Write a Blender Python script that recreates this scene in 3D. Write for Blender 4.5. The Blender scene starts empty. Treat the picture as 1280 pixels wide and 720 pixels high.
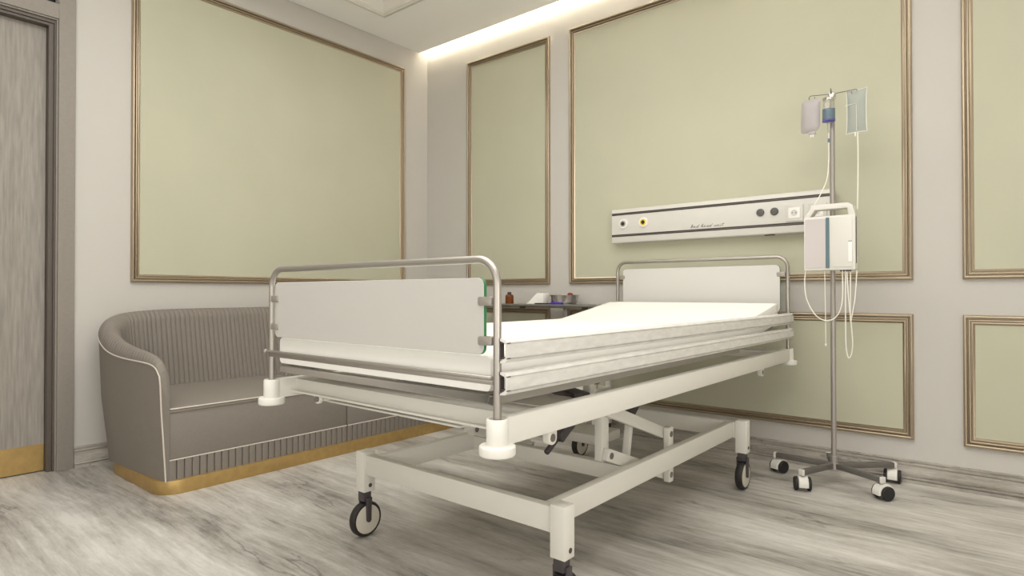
import bpy, bmesh, math, random
from mathutils import Vector, Matrix
random.seed(7)
PI = math.pi
SC = bpy.context.scene
COL = SC.collection

# ------------------------------------------------------------------ materials
def new_mat(name):
    m = bpy.data.materials.new(name); m.use_nodes = True
    return m, m.node_tree, m.node_tree.nodes['Principled BSDF']

def mat(name, color, rough=0.5, metal=0.0, spec=0.5, trans=0.0, alpha=1.0, emit=None, estr=0.0, noise=0.0, nscale=40.0, bump=0.0, bscale=200.0, stretch=(1, 1, 1)):
    m, nt, b = new_mat(name)
    b.inputs['Base Color'].default_value = (*color, 1)
    b.inputs['Roughness'].default_value = rough
    b.inputs['Metallic'].default_value = metal
    b.inputs['Specular IOR Level'].default_value = spec
    b.inputs['Transmission Weight'].default_value = trans
    b.inputs['Alpha'].default_value = alpha
    if emit:
        b.inputs['Emission Color'].default_value = (*emit, 1)
        b.inputs['Emission Strength'].default_value = estr
    if noise or bump:
        tc = nt.nodes.new('ShaderNodeTexCoord')
        mp = nt.nodes.new('ShaderNodeMapping'); mp.inputs['Scale'].default_value = stretch
        nt.links.new(tc.outputs['Object'], mp.inputs['Vector'])
    if noise:
        n = nt.nodes.new('ShaderNodeTexNoise'); n.inputs['Scale'].default_value = nscale; n.inputs['Detail'].default_value = 6
        nt.links.new(mp.outputs['Vector'], n.inputs['Vector'])
        r = nt.nodes.new('ShaderNodeValToRGB')
        r.color_ramp.elements[0].position = 0.3; r.color_ramp.elements[1].position = 0.7
        r.color_ramp.elements[0].color = (*[c * (1 - noise) for c in color], 1)
        r.color_ramp.elements[1].color = (*[min(1, c * (1 + noise)) for c in color], 1)
        nt.links.new(n.outputs['Fac'], r.inputs['Fac']); nt.links.new(r.outputs['Color'], b.inputs['Base Color'])
    if bump:
        n2 = nt.nodes.new('ShaderNodeTexNoise'); n2.inputs['Scale'].default_value = bscale; n2.inputs['Detail'].default_value = 3
        nt.links.new(mp.outputs['Vector'], n2.inputs['Vector'])
        bp = nt.nodes.new('ShaderNodeBump'); bp.inputs['Strength'].default_value = bump; bp.inputs['Distance'].default_value = 0.002
        nt.links.new(n2.outputs['Fac'], bp.inputs['Height']); nt.links.new(bp.outputs['Normal'], b.inputs['Normal'])
    return m

def stone_mat(name, cols, direction='X', rough=0.42, scale=1.0, spec=0.4):
    """travertine look: long veins along one axis, clouds and thin dark fissures"""
    m, nt, b = new_mat(name)
    N = nt.nodes.new; L = nt.links.new
    tc = N('ShaderNodeTexCoord')
    wn = N('ShaderNodeTexNoise'); wn.inputs['Scale'].default_value = 0.9 * scale; wn.inputs['Detail'].default_value = 4
    L(tc.outputs['Object'], wn.inputs['Vector'])
    sub = N('ShaderNodeVectorMath'); sub.operation = 'SUBTRACT'; sub.inputs[1].default_value = (0.5, 0.5, 0.5); L(wn.outputs['Color'], sub.inputs[0])
    w_ = {'X': (0.0, 0.12, 0.05), 'Y': (0.12, 0.0, 0.05)}[direction]
    mad = N('ShaderNodeVectorMath'); mad.operation = 'MULTIPLY_ADD'; mad.inputs[1].default_value = tuple(v / scale for v in w_)
    L(sub.outputs[0], mad.inputs[0]); L(tc.outputs['Object'], mad.inputs[2])
    def noise(along, across, det, rg, dist=0.0):
        mp = N('ShaderNodeMapping')
        v = (along, across, across) if direction == 'X' else (across, along, across)
        mp.inputs['Scale'].default_value = tuple(c * scale for c in v)
        L(mad.outputs[0], mp.inputs['Vector'])
        n = N('ShaderNodeTexNoise'); n.inputs['Scale'].default_value = 1.0; n.inputs['Detail'].default_value = det
        n.inputs['Roughness'].default_value = rg; n.inputs['Distortion'].default_value = dist
        L(mp.outputs['Vector'], n.inputs['Vector']); return n.outputs['Fac']
    def math_(op, a, bb):
        q = N('ShaderNodeMath'); q.operation = op
        for i, v in enumerate((a, bb)):
            if isinstance(v, (int, float)): q.inputs[i].default_value = v
            else: L(v, q.inputs[i])
        return q.outputs[0]
    big = noise(0.45, 5.0, 8, 0.66, 0.15); fin = noise(3.0, 34.0, 9, 0.80, 0.2); cld = noise(1.3, 3.4, 12, 0.74, 0.35)
    s = math_('ADD', math_('MULTIPLY', big, 0.36), math_('ADD', math_('MULTIPLY', fin, 0.30), math_('MULTIPLY', cld, 0.34)))
    r = N('ShaderNodeValToRGB'); cr = r.color_ramp
    cr.elements[0].position = 0.39; cr.elements[0].color = (*cols[0], 1)
    cr.elements[1].position = 0.585; cr.elements[1].color = (*cols[2], 1)
    e = cr.elements.new(0.475); e.color = (*cols[1], 1)
    L(s, r.inputs['Fac'])
    fis = noise(0.45, 2.4, 12, 0.58, 0.1)
    d = math_('ABSOLUTE', math_('SUBTRACT', fis, 0.53), 0)
    gate = noise(0.7, 1.6, 2, 0.5)
    d2 = math_('ADD', d, math_('MULTIPLY', math_('MAXIMUM', math_('SUBTRACT', gate, 0.47), 0.0), 0.35))
    fr = N('ShaderNodeValToRGB')
    fr.color_ramp.elements[0].position = 0.0; fr.color_ramp.elements[0].color = (0.45, 0.44, 0.43, 1)
    fr.color_ramp.elements[1].position = 0.011; fr.color_ramp.elements[1].color = (1, 1, 1, 1)
    L(d2, fr.inputs['Fac'])
    mx = N('ShaderNodeMix'); mx.data_type = 'RGBA'; mx.blend_type = 'MULTIPLY'; mx.inputs[0].default_value = 0.85
    L(r.outputs['Color'], mx.inputs[6]); L(fr.outputs['Color'], mx.inputs[7])
    L(mx.outputs[2], b.inputs['Base Color'])
    b.inputs['Roughness'].default_value = rough; b.inputs['Specular IOR Level'].default_value = spec
    return m

M = {}
M['wall'] = mat('wall_paint', (0.57, 0.545, 0.508), 0.75, spec=0.25, bump=0.05, bscale=300)
M['wall_white'] = mat('white_wall_paint', (0.86, 0.85, 0.83), 0.75, spec=0.25)
M['panel'] = mat('panel_green_paint', (0.52, 0.512, 0.392), 0.7, spec=0.25, noise=0.03, nscale=2.0)
M['gold'] = mat('champagne_moulding', (0.42, 0.345, 0.25), 0.32, metal=0.75)
M['ceil'] = mat('ceiling_paint', (0.93, 0.92, 0.895), 0.8, spec=0.2, bump=0.06, bscale=250)
M['ceil_trim'] = mat('ceiling_trim_paint', (0.76, 0.73, 0.67), 0.6, spec=0.3)
M['floor'] = stone_mat('travertine_floor', [(0.165, 0.151, 0.134), (0.40, 0.378, 0.346), (0.64, 0.617, 0.58)])
M['base_x'] = stone_mat('travertine_skirting', [(0.22, 0.195, 0.165), (0.38, 0.35, 0.31), (0.56, 0.52, 0.47)], 'X', scale=3.0)
M['base_y'] = stone_mat('travertine_skirting_side', [(0.22, 0.195, 0.165), (0.38, 0.35, 0.31), (0.56, 0.52, 0.47)], 'Y', scale=3.0)
M['door'] = mat('grey_wood', (0.30, 0.275, 0.243), 0.6, noise=0.18, nscale=14, stretch=(7, 7, 0.5), bump=0.35, bscale=40)
M['door_frame'] = mat('greige_lacquer', (0.265, 0.237, 0.207), 0.5, noise=0.04, nscale=60)
M['rebate'] = mat('dark_umber_lacquer', (0.10, 0.083, 0.068), 0.45)
M['brass'] = mat('brushed_brass', (0.52, 0.355, 0.14), 0.42, metal=0.7, noise=0.08, nscale=30)
M['dark'] = mat('dark_glass', (0.006, 0.006, 0.006), 0.3, spec=0.2)
M['fabric'] = mat('taupe_fabric', (0.232, 0.207, 0.181), 0.82, spec=0.25, noise=0.06, nscale=260, bump=0.3, bscale=500)
M['seam'] = mat('pale_seam', (0.40, 0.36, 0.32), 0.8)
M['piping'] = mat('light_piping', (0.62, 0.56, 0.50), 0.5)
M['cream'] = mat('cream_enamel', (0.74, 0.72, 0.662), 0.38, spec=0.45)
M['plastic'] = mat('cream_plastic', (0.77, 0.752, 0.70), 0.4, spec=0.45)
M['steel'] = mat('brushed_steel', (0.43, 0.40, 0.365), 0.36, metal=0.8)
M['chrome'] = mat('chrome', (0.75, 0.72, 0.68), 0.15, metal=1.0)
M['alu'] = mat('brushed_aluminium', (0.73, 0.71, 0.68), 0.45, metal=0.1, noise=0.09, nscale=22, stretch=(3, 0.9, 3), bump=0.1, bscale=60)
M['deck'] = mat('grey_deck_tube', (0.36, 0.335, 0.30), 0.45, metal=0.3)
M['white'] = mat('white_sheet', (0.90, 0.88, 0.84), 0.85, spec=0.2)
M['board'] = mat('white_backed_glass', (0.54, 0.525, 0.495), 0.5, spec=0.35)
M['hboard'] = mat('white_headboard', (0.62, 0.607, 0.575), 0.5, spec=0.35)
M['green'] = mat('green_glass_edge', (0.05, 0.27, 0.11), 0.2, spec=0.6)
M['clamp'] = mat('grey_clamp', (0.36, 0.33, 0.295), 0.4, metal=0.4)
M['black'] = mat('black_rubber', (0.018, 0.016, 0.015), 0.55)
M['fork'] = mat('dark_grey_plastic', (0.062, 0.052, 0.056), 0.45)
M['hub'] = mat('hub_plastic', (0.62, 0.58, 0.50), 0.45)
M['bolt'] = mat('bolt_metal', (0.22, 0.20, 0.18), 0.4, metal=0.5)
M['unit'] = mat('head_unit_lacquer', (0.64, 0.62, 0.575), 0.35, spec=0.45)
M['stripe'] = mat('dark_stripe', (0.03, 0.022, 0.018), 0.5)
M['yellow'] = mat('yellow_ring', (0.80, 0.62, 0.03), 0.4)
M['ring'] = mat('white_ring', (0.85, 0.83, 0.80), 0.35)
M['greyring'] = mat('grey_ring', (0.45, 0.41, 0.38), 0.4)
M['knob'] = mat('grey_knob', (0.10, 0.095, 0.085), 0.5)
M['ink'] = mat('ink', (0.10, 0.085, 0.07), 0.6)
M['pole'] = mat('pole_steel', (0.40, 0.37, 0.345), 0.35, metal=0.6)
M['leg_steel'] = mat('leg_steel', (0.14, 0.13, 0.117), 0.5, metal=0.1)
M['hook'] = mat('dark_hook_steel', (0.16, 0.15, 0.14), 0.35, metal=0.7)
M['pump'] = mat('pump_shell', (0.68, 0.66, 0.605), 0.4)
M['screen'] = mat('lilac_grey_panel', (0.56, 0.51, 0.50), 0.35)
M['teal'] = mat('teal_strip', (0.10, 0.17, 0.19), 0.4)
M['bagw'] = mat('opaque_bag', (0.42, 0.385, 0.382), 0.4)
M['bagc'] = mat('clear_bag', (0.43, 0.465, 0.44), 0.3, trans=0.2, alpha=0.6)
M['bagedge'] = mat('bag_weld', (0.85, 0.86, 0.80), 0.3, alpha=0.9)
M['tube'] = mat('clear_tubing', (0.82, 0.79, 0.70), 0.3, spec=0.5)
M['glass'] = mat('clear_plastic', (0.95, 0.95, 0.95), 0.08, trans=0.9, alpha=0.45)
M['blue'] = mat('blue_liquid', (0.14, 0.24, 0.33), 0.2, trans=0.3, alpha=0.85)
M['violet'] = mat('violet_band', (0.10, 0.08, 0.42), 0.35)
M['amber'] = mat('amber_glass', (0.16, 0.045, 0.008), 0.15)
M['tray'] = mat('steel_top', (0.34, 0.33, 0.31), 0.3, metal=0.8)
M['basin'] = mat('polished_basin', (0.62, 0.59, 0.57), 0.22, metal=0.9)
M['purple'] = mat('violet_plastic', (0.06, 0.02, 0.42), 0.4)
M['red'] = mat('dark_red_plastic', (0.22, 0.008, 0.006), 0.4)
M['led'] = mat('led_strip', (1, 1, 1), 0.5, emit=(1.0, 0.93, 0.77), estr=48.0)
M['cable'] = mat('orange_cable', (0.45, 0.25, 0.10), 0.5)

# ------------------------------------------------------------------ mesh builder
class MB:
    def __init__(s): s.v = []; s.f = []; s.m = []
    def add(s, vs, fs, mi=0):
        o = len(s.v); s.v += [tuple(v) for v in vs]
        s.f += [tuple(i + o for i in f) for f in fs]; s.m += [mi] * len(fs); return s
    def box(s, x0, x1, y0, y1, z0, z1, mi=0):
        vs = [(x, y, z) for x in (x0, x1) for y in (y0, y1) for z in (z0, z1)]
        return s.add(vs, [(0, 1, 3, 2), (4, 6, 7, 5), (0, 4, 5, 1), (2, 3, 7, 6), (0, 2, 6, 4), (1, 5, 7, 3)], mi)
    def bar(s, a, b, w, h, up=(0, 0, 1), mi=0):
        a, b = Vector(a), Vector(b); d = (b - a).normalized(); up = Vector(up)
        sx = d.cross(up).normalized(); uz = sx.cross(d)
        vs = []
        for p in (a, b):
            for i, j in ((-1, -1), (1, -1), (1, 1), (-1, 1)):
                vs.append(p + sx * (i * w / 2) + uz * (j * h / 2))
        return s.add(vs, [(3, 2, 1, 0), (4, 5, 6, 7), (0, 1, 5, 4), (1, 2, 6, 5), (2, 3, 7, 6), (3, 0, 4, 7)], mi)
    def cyl(s, a, b, r, r2=None, n=24, mi=0):
        return s.tube([a, b], r, n, mi, radii=[r, r if r2 is None else r2])
    def tube(s, pts, r, n=12, mi=0, radii=None, closed=False, caps=True):
        pts = [Vector(p) for p in pts]; k = len(pts)
        tang = []
        for i in range(k):
            if closed: t = pts[(i + 1) % k] - pts[i - 1]
            else: t = pts[min(i + 1, k - 1)] - pts[max(i - 1, 0)]
            tang.append(t.normalized())
        ref = Vector((0, 0, 1)) if abs(tang[0].z) < 0.9 else Vector((1, 0, 0))
        nrm = tang[0].cross(ref).normalized()
        vs = []
        for i in range(k):
            nrm = (nrm - tang[i] * nrm.dot(tang[i])).normalized(); bi = tang[i].cross(nrm)
            rr = radii[i] if radii else r
            for j in range(n):
                a = 2 * PI * j / n
                vs.append(pts[i] + nrm * (rr * math.cos(a)) + bi * (rr * math.sin(a)))
        fs = []
        for i in range(k if closed else k - 1):
            i2 = (i + 1) % k
            for j in range(n):
                fs.append((i * n + j, i * n + (j + 1) % n, i2 * n + (j + 1) % n, i2 * n + j))
        if caps and not closed:
            fs.append(tuple(reversed(range(n)))); fs.append(tuple(range((k - 1) * n, k * n)))
        return s.add(vs, fs, mi)
    def lathe(s, prof, c=(0, 0, 0), axis='z', n=32, mi=0):
        vs = []; fs = []; k = len(prof)
        for r, h in prof:
            for j in range(n):
                a = 2 * PI * j / n; x, y = r * math.cos(a), r * math.sin(a)
                p = {'z': (x, y, h), 'x': (h, x, y), 'y': (y, h, x)}[axis]
                vs.append((p[0] + c[0], p[1] + c[1], p[2] + c[2]))
        for i in range(k - 1):
            for j in range(n):
                fs.append((i * n + j, i * n + (j + 1) % n, (i + 1) * n + (j + 1) % n, (i + 1) * n + j))
        fs.append(tuple(reversed(range(n)))); fs.append(tuple(range((k - 1) * n, k * n)))
        return s.add(vs, fs, mi)
    def slab(s, outline, axis, d0, d1, mi=0, mside=None, bevel=0.0):
        """outline: 2-D points; extruded along axis from d0 to d1"""
        n = len(outline)
        def P(p, d): return {'x': (d, p[0], p[1]), 'y': (p[0], d, p[1]), 'z': (p[0], p[1], d)}[axis]
        vs = [P(p, d0) for p in outline] + [P(p, d1) for p in outline]
        s.add(vs, [tuple(range(n)), tuple(range(2 * n - 1, n - 1, -1))], mi)
        return s.add(vs, [(i, i + n, (i + 1) % n + n, (i + 1) % n) for i in range(n)], mi if mside is None else mside)
    def grid(s, rows, closed_u=False, closed_v=False, mi=0):
        a, b = len(rows), len(rows[0])
        vs = [p for r in rows for p in r]; fs = []
        for i in range(a if closed_u else a - 1):
            for j in range(b if closed_v else b - 1):
                i2, j2 = (i + 1) % a, (j + 1) % b
                fs.append((i * b + j, i * b + j2, i2 * b + j2, i2 * b + j))
        return s.add(vs, fs, mi)
    def build(s, name, mats, parent=None, loc=None, bevel=0.0, seg=2, smooth=35, kind=None, label=None):
        if not isinstance(mats, (list, tuple)): mats = [mats]
        me = bpy.data.meshes.new(name); me.from_pydata(s.v, [], s.f); me.update()
        for m in mats: me.materials.append(M[m] if isinstance(m, str) else m)
        for p, i in zip(me.polygons, s.m): p.material_index = i
        bm = bmesh.new(); bm.from_mesh(me)
        bmesh.ops.remove_doubles(bm, verts=bm.verts, dist=1e-5)
        bmesh.ops.recalc_face_normals(bm, faces=bm.faces)
        if bevel:
            es = [e for e in bm.edges if len(e.link_faces) == 2 and e.calc_face_angle(0) > math.radians(40)]
            bmesh.ops.bevel(bm, geom=es, offset=bevel, segments=seg, profile=0.5, affect='EDGES', clamp_overlap=True)
        bm.to_mesh(me); bm.free()
        if smooth:
            for p in me.polygons: p.use_smooth = True
            me.set_sharp_from_angle(angle=math.radians(smooth))
        o = bpy.data.objects.new(name, me); COL.objects.link(o)
        if loc: o.location = loc
        if parent: o.parent = parent
        if kind: o['kind'] = kind
        if label: o['label'] = label
        return o

def tag(o, label, cat, group=None):
    o['label'] = label; o['category'] = cat
    if group: o['group'] = group
    return o
def thing(name, label, cat, loc, rz=0.0, group=None):
    o = bpy.data.objects.new(name, None); COL.objects.link(o)
    o.location = loc; o.rotation_euler = (0, 0, rz); o.empty_display_size = 0.1
    return tag(o, label, cat, group)
def rrect(x0, x1, z0, z1, r, n=6):
    out = []
    for cx, cz, a0 in ((x1 - r, z1 - r, 0), (x0 + r, z1 - r, 90), (x0 + r, z0 + r, 180), (x1 - r, z0 + r, 270)):
        for i in range(n + 1):
            a = math.radians(a0 + 90 * i / n); out.append((cx + r * math.cos(a), cz + r * math.sin(a)))
    return out
def catmull(pts, n=8, closed=False):
    P = [Vector(p) for p in pts]; k = len(P); out = []
    for i in range(k if closed else k - 1):
        if closed: a, b, c, d = P[i - 1], P[i], P[(i + 1) % k], P[(i + 2) % k]
        else: a, b, c, d = P[max(i - 1, 0)], P[i], P[i + 1], P[min(i + 2, k - 1)]
        for j in range(n):
            t = j / n
            out.append(0.5 * ((2 * b) + (c - a) * t + (2 * a - 5 * b + 4 * c - d) * t * t + (3 * b - a - 3 * c + d) * t ** 3))
    if not closed: out.append(P[-1])
    return out

# ------------------------------------------------------------------ room
H = 2.869; RX = 5.7; RY = -5.2
MB().box(-0.3, RX, RY, 0.3, -0.1, 0).build('floor', 'floor', kind='structure', smooth=0)
# head wall (y=0) and the wall behind the sofa (x=0); the latter has the door opening
MB().box(-0.3, RX + 0.2, 0, 0.2, 0, 3.2).build('wall_head', 'wall', kind='structure', smooth=0)
DL, DR, DT, TT = -3.50, -2.566, 2.262, 2.80       # door leaf range along y, door top, transom top
w = MB()
w.box(-0.2, 0, -2.5301, 0, 0, 3.2); w.box(-0.2, 0, RY, -3.542, 0, 3.2); w.box(-0.2, 0, -3.542, -2.5301, TT, 3.2)
w.build('wall_left', 'wall', kind='structure', smooth=0)
MB().box(-0.2, RX + 0.2, RY - 0.2, RY, 0, 3.2).build('wall_back', 'wall_white', kind='structure', smooth=0)
MB().box(RX, RX + 0.2, RY, 0, 0, 3.2).build('wall_right', 'wall_white', kind='structure', smooth=0)

# ceiling: slab with a tray opening, stopping 0.10 m short of the head wall (cove)
TX0, TX1, TY0, TY1 = 0.385, 4.7, -4.5, -0.765
CY = -0.10
c = MB()
for (x0, x1, y0, y1) in ((0.007, TX0, RY, CY), (TX1, RX, RY, CY), (TX0, TX1, TY1, CY), (TX0, TX1, RY, TY0)):
    c.box(x0, x1, y0, y1, H, H + 0.06)
c.box(0, RX, RY, 0, 3.06, 3.12)
t_ = 0.05
c.box(TX0 - t_, TX0, TY0 - t_, TY1 + t_, H + 0.06, 3.06); c.box(TX1, TX1 + t_, TY0 - t_, TY1 + t_, H + 0.06, 3.06)
c.box(TX0, TX1, TY1, TY1 + t_, H + 0.06, 3.06); c.box(TX0, TX1, TY0 - t_, TY0, H + 0.06, 3.06)
c.build('ceiling', 'ceil', kind='structure', smooth=0)

def frame_loop(prof, x0, x1, z0, z1, to3d):
    """mitred frame swept from a profile of (inset, height) pairs round a rectangle"""
    rows = []
    for d, h in prof:
        rows.append([to3d(x, z, h) for x, z in ((x0 + d, z0 + d), (x1 - d, z0 + d), (x1 - d, z1 - d), (x0 + d, z1 - d))])
    m = MB(); m.grid(rows, closed_v=True); return m
# tray moulding round the opening (hangs slightly below the ceiling)
tp = [(0.0, 0.0), (0.0, 0.010), (0.012, 0.018), (0.018, 0.018), (0.020, 0.008), (0.026, 0.008), (0.030, 0.022), (0.042, 0.026), (0.046, 0.026), (0.048, 0.012), (0.053, 0.012), (0.058, 0.016), (0.07, 0.006), (0.07, -0.02), (0.07, -0.06)]
frame_loop(tp, TX0 - 0.068, TX1 + 0.068, TY0 - 0.068, TY1 + 0.068, lambda x, y, h: (x, y, H - h)).build('trim_1', 'ceil_trim', kind='structure', smooth=40)
# crown inside the tray
tp2 = [(0.0, -0.06), (0.004, -0.07), (0.03, -0.10), (0.05, -0.14), (0.06, -0.15), (0.06, -0.19)]
frame_loop(tp2, TX0, TX1, TY0, TY1, lambda x, y, h: (x, y, H - h)).build('trim_2', 'ceil_trim', kind='structure', smooth=40)

# LED strip in the cove
s = MB().box(0.01, RX - 0.02, -0.135, -0.123, 2.935, 2.955)
o = s.build('led_strip', 'led', smooth=0)
tag(o, 'warm glowing LED strip in the ceiling cove along the bed wall', 'light strip')

# wall panels: champagne moulding frame with a green-beige infill
PROF = [(0.0, 0.0), (0.0, 0.010), (0.002, 0.017), (0.006, 0.021), (0.010, 0.021), (0.014, 0.018), (0.0155, 0.012), (0.0165, 0.003), (0.0185, 0.003), (0.019, 0.011), (0.022, 0.0145),
        (0.0255, 0.0145), (0.0285, 0.011), (0.0295, 0.003), (0.0315, 0.003), (0.0325, 0.009), (0.036, 0.011), (0.040, 0.009), (0.042, 0.004), (0.044, 0.003), (0.044, 0.0)]
UB, UT, LT, LB = 0.963, 2.700, 0.8004, 0.2047
k = 3
def wall_panel(a0, a1, z0, z1, side):
    global k
    f = (lambda x, z, h: (x, -h, z)) if side == 'head' else (lambda y, z, h: (h, y, z))
    fr = frame_loop(PROF, a0, a1, z0, z1, f).build('trim_%d' % k, 'gold', kind='structure', smooth=50)
    g = 0.04
    if side == 'head': p = MB().box(a0 + g, a1 - g, -0.003, 0.001, z0 + g, z1 - g)
    else: p = MB().box(-0.001, 0.003, a0 + g, a1 - g, z0 + g, z1 - g)
    p.build('panel', 'panel', fr, smooth=0, label='pale green painted infill')
    k += 1
wall_panel(0.4675, 1.2605, UB, UT, 'head'); wall_panel(0.4675, 1.2605, LB, LT, 'head')
wall_panel(1.4264, 3.3842, UB, UT, 'head'); wall_panel(1.4264, 3.3842, LB, LT, 'head')
wall_panel(3.5727, 5.45, UB, UT, 'head'); wall_panel(3.5727, 5.45, LB, LT, 'head')
wall_panel(-2.199, -0.252, UB, UT, 'left')

# baseboards with a stepped stone profile
bp = [(0.0, 0.0), (0.019, 0.0), (0.019, 0.014), (0.010, 0.0155), (0.010, 0.019), (0.0185, 0.020), (0.0185, 0.027), (0.0095, 0.0285), (0.0095, 0.0315), (0.013, 0.033), (0.014, 0.050), (0.013, 0.078), (0.007, 0.080), (0.007, 0.083), (0.013, 0.085), (0.014, 0.094), (0.006, 0.0955), (0.006, 0.099), (0.0105, 0.100), (0.0105, 0.106), (0.0, 0.108)]
b_ = MB(); b_.grid([[(x, -d, z) for d, z in bp] for x in (0.0, RX)]); b_.build('baseboard_head', 'base_x', kind='structure', smooth=0)
b_ = MB(); b_.grid([[(d, y, z) for d, z in bp] for y in (0.0, -2.456)]); b_.build('baseboard_left', 'base_y', kind='structure', smooth=0)

# door with its lining
dr = MB()
CO = -2.458
# casing (flat part) and stepped inner beads, right jamb
def jamb(m, x1, y0, y1, z1): m.box(-0.07, x1, y0, y1, 0, z1)
jamb(dr, 0.012, -2.530, CO, H)
jamb(dr, 0.004, -2.538, -2.530, 2.298)
dr.box(-0.07, 0.012, -3.62, -3.542, 0, H)
dr.box(-0.07, 0.012, -3.542, -2.530, 2.298, 2.374)
dr.box(-0.07, 0.004, -3.542, -2.538, 2.290, 2.298)
dr.box(-0.07, 0.012, -3.542, -2.530, 2.80, H)
d1 = dr.build('trim_%d' % k, 'door_frame', kind='structure', bevel=0.0015, smooth=0); k += 1
rb = MB()
rb.box(-0.20, -0.004, -2.5455, -2.5302, 0, 2.290); rb.box(-0.20, -0.014, -2.566, -2.5455, 0, 2.282)
rb.box(-0.20, -0.014, -3.542, -3.50, 0, 2.282); rb.box(-0.20, -0.006, -3.542, -2.5455, 2.274, 2.290); rb.box(-0.20, -0.014, -3.542, -2.566, 2.260, 2.274)
rb.build('trim_%d' % k, 'rebate', kind='structure', bevel=0.001, smooth=0); k += 1
leaf = MB().box(-0.10, -0.055, DL + 0.002, DR - 0.002, 0.005, 2.258).build('door_1', 'door', kind='structure', smooth=0)
MB().box(-0.0555, -0.052, DL + 0.004, DR - 0.003, 0.006, 0.139).build('kick_plate', 'brass', leaf, smooth=0, label='brass kick plate')
hd = MB(); hd.box(-0.056, -0.045, -3.44, -3.39, 0.90, 1.12); hd.cyl((-0.05, -3.415, 1.04), (0.0, -3.415, 1.04), 0.009); hd.cyl((0.0, -3.425, 1.04), (0.0, -3.30, 1.04), 0.009)
hd.build('door_handle', 'steel', leaf)
win = MB().box(-0.06, -0.05, -3.54, -2.532, 2.376, 2.80).build('window_1', 'dark', kind='structure', smooth=0)

# ------------------------------------------------------------------ hospital bed (local: u across, w along, z up)
X0, Y0, TH = 1.8464, -2.3908, 0.007
W, L = 0.994, 2.267
bed = thing('hospital_bed', 'cream hospital bed with steel end bows, standing against the bed wall', 'bed', (X0, Y0, 0), -TH)
ZC = 0.6163
# side rails and cross bars of the upper frame
for uo, ui in ((W + 0.014, W - 0.018), (-0.014, 0.018)):
    MB().box(min(uo, ui), max(uo, ui), 0.015, L - 0.015, 0.554, ZC).build('side_rail', 'cream', bed, bevel=0.002)
for w0, sg in ((0.075, 1), (L - 0.075, -1)):
    m = MB(); m.box(0.018, W - 0.018, w0, w0 + sg * 0.004, 0.572, 0.612)
    m.box(0.018, W - 0.018, w0 - sg * 0.016, w0 + sg * 0.004, 0.569, 0.575); m.box(0.018, W - 0.018, w0 + sg * 0.004, w0 + sg * 0.10, 0.604, 0.612)
    m.build('cross_bar', 'cream', bed, bevel=0.001)
for u in (0, W):
    for w_ in (0, L):
        b1 = MB().lathe([(0.0, 0.555), (0.0245, 0.555), (0.0255, 0.557), (0.0255, ZC - 0.003), (0.0235, ZC), (0.0195, ZC), (0.0185, ZC - 0.010), (0.0, ZC - 0.010)], (u, w_, 0), n=40)
        b1 = b1.build('corner_socket', 'plastic', bed)
        MB().lathe([(0.0, 0.534), (0.0395, 0.534), (0.0415, 0.536), (0.042, 0.538), (0.042, 0.552), (0.0412, 0.555), (0.0385, 0.557), (0.0, 0.5575)], (u, w_, 0), n=48).build('bumper_wheel', 'plastic', b1)
def bow(w_, zt, name):
    r = 0.058; pts = [(0, w_, 0.60)]
    for a in range(0, 10): q = math.radians(180 - 10 * a); pts.append((r + r * math.cos(q), w_, zt - r + r * math.sin(q)))
    for a in range(0, 10): q = math.radians(90 - 10 * a); pts.append((W - r + r * math.cos(q), w_, zt - r + r * math.sin(q)))
    pts.append((W, w_, 0.60))
    return MB().tube(pts, 0.0095, 16).build(name, 'steel', bed)
bow(0, 0.979, 'foot_bow'); bow(L, 1.0895, 'head_bow')
# glass foot board and head board with clamps
m = MB(); m.slab(rrect(0.029, 0.957, 0.758, 0.936, 0.018), 'y', -0.006, 0.006, 0, 1)
fb = m.build('foot_board', ['board', 'green'], bed, bevel=0.0012, seg=1, smooth=40)
m = MB(); m.slab(rrect(0.04, 0.957, 0.80, 1.047, 0.022), 'y', L - 0.006, L + 0.006, 0, 1)
hb = m.build('head_board', ['hboard', 'green'], bed, bevel=0.0012, seg=1, smooth=40)
for w_, zz, par in ((0, 0.882, fb), (0, 0.791, fb), (L, 0.998, hb)):
    for sgn, ue in ((1, 0.0), (-1, W)):
        u0, u1 = sorted((ue + sgn * 0.010, ue + sgn * 0.052))
        m = MB(); m.slab(rrect(u0, u1, zz - 0.0105, zz + 0.0105, 0.005, 4), 'y', w_ - 0.0105, w_ + 0.0105)
        m.build('clamp', 'clamp', par, bevel=0.002, label='grey glass clamp')
# foot end rail between the posts
m = MB(); m.cyl((-0.012, -0.014, 0.7085), (W - 0.004, -0.014, 0.7085), 0.0055, n=14); m.box(0.004, W - 0.004, -0.014, -0.004, 0.693, 0.705)
m.lathe([(0.0, -0.006), (0.008, -0.004), (0.008, 0.004), (0.0, 0.006)], (-0.012, -0.014, 0.7085), 'x', 14)
m.build('end_rail', 'steel', bed, bevel=0.001)
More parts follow.
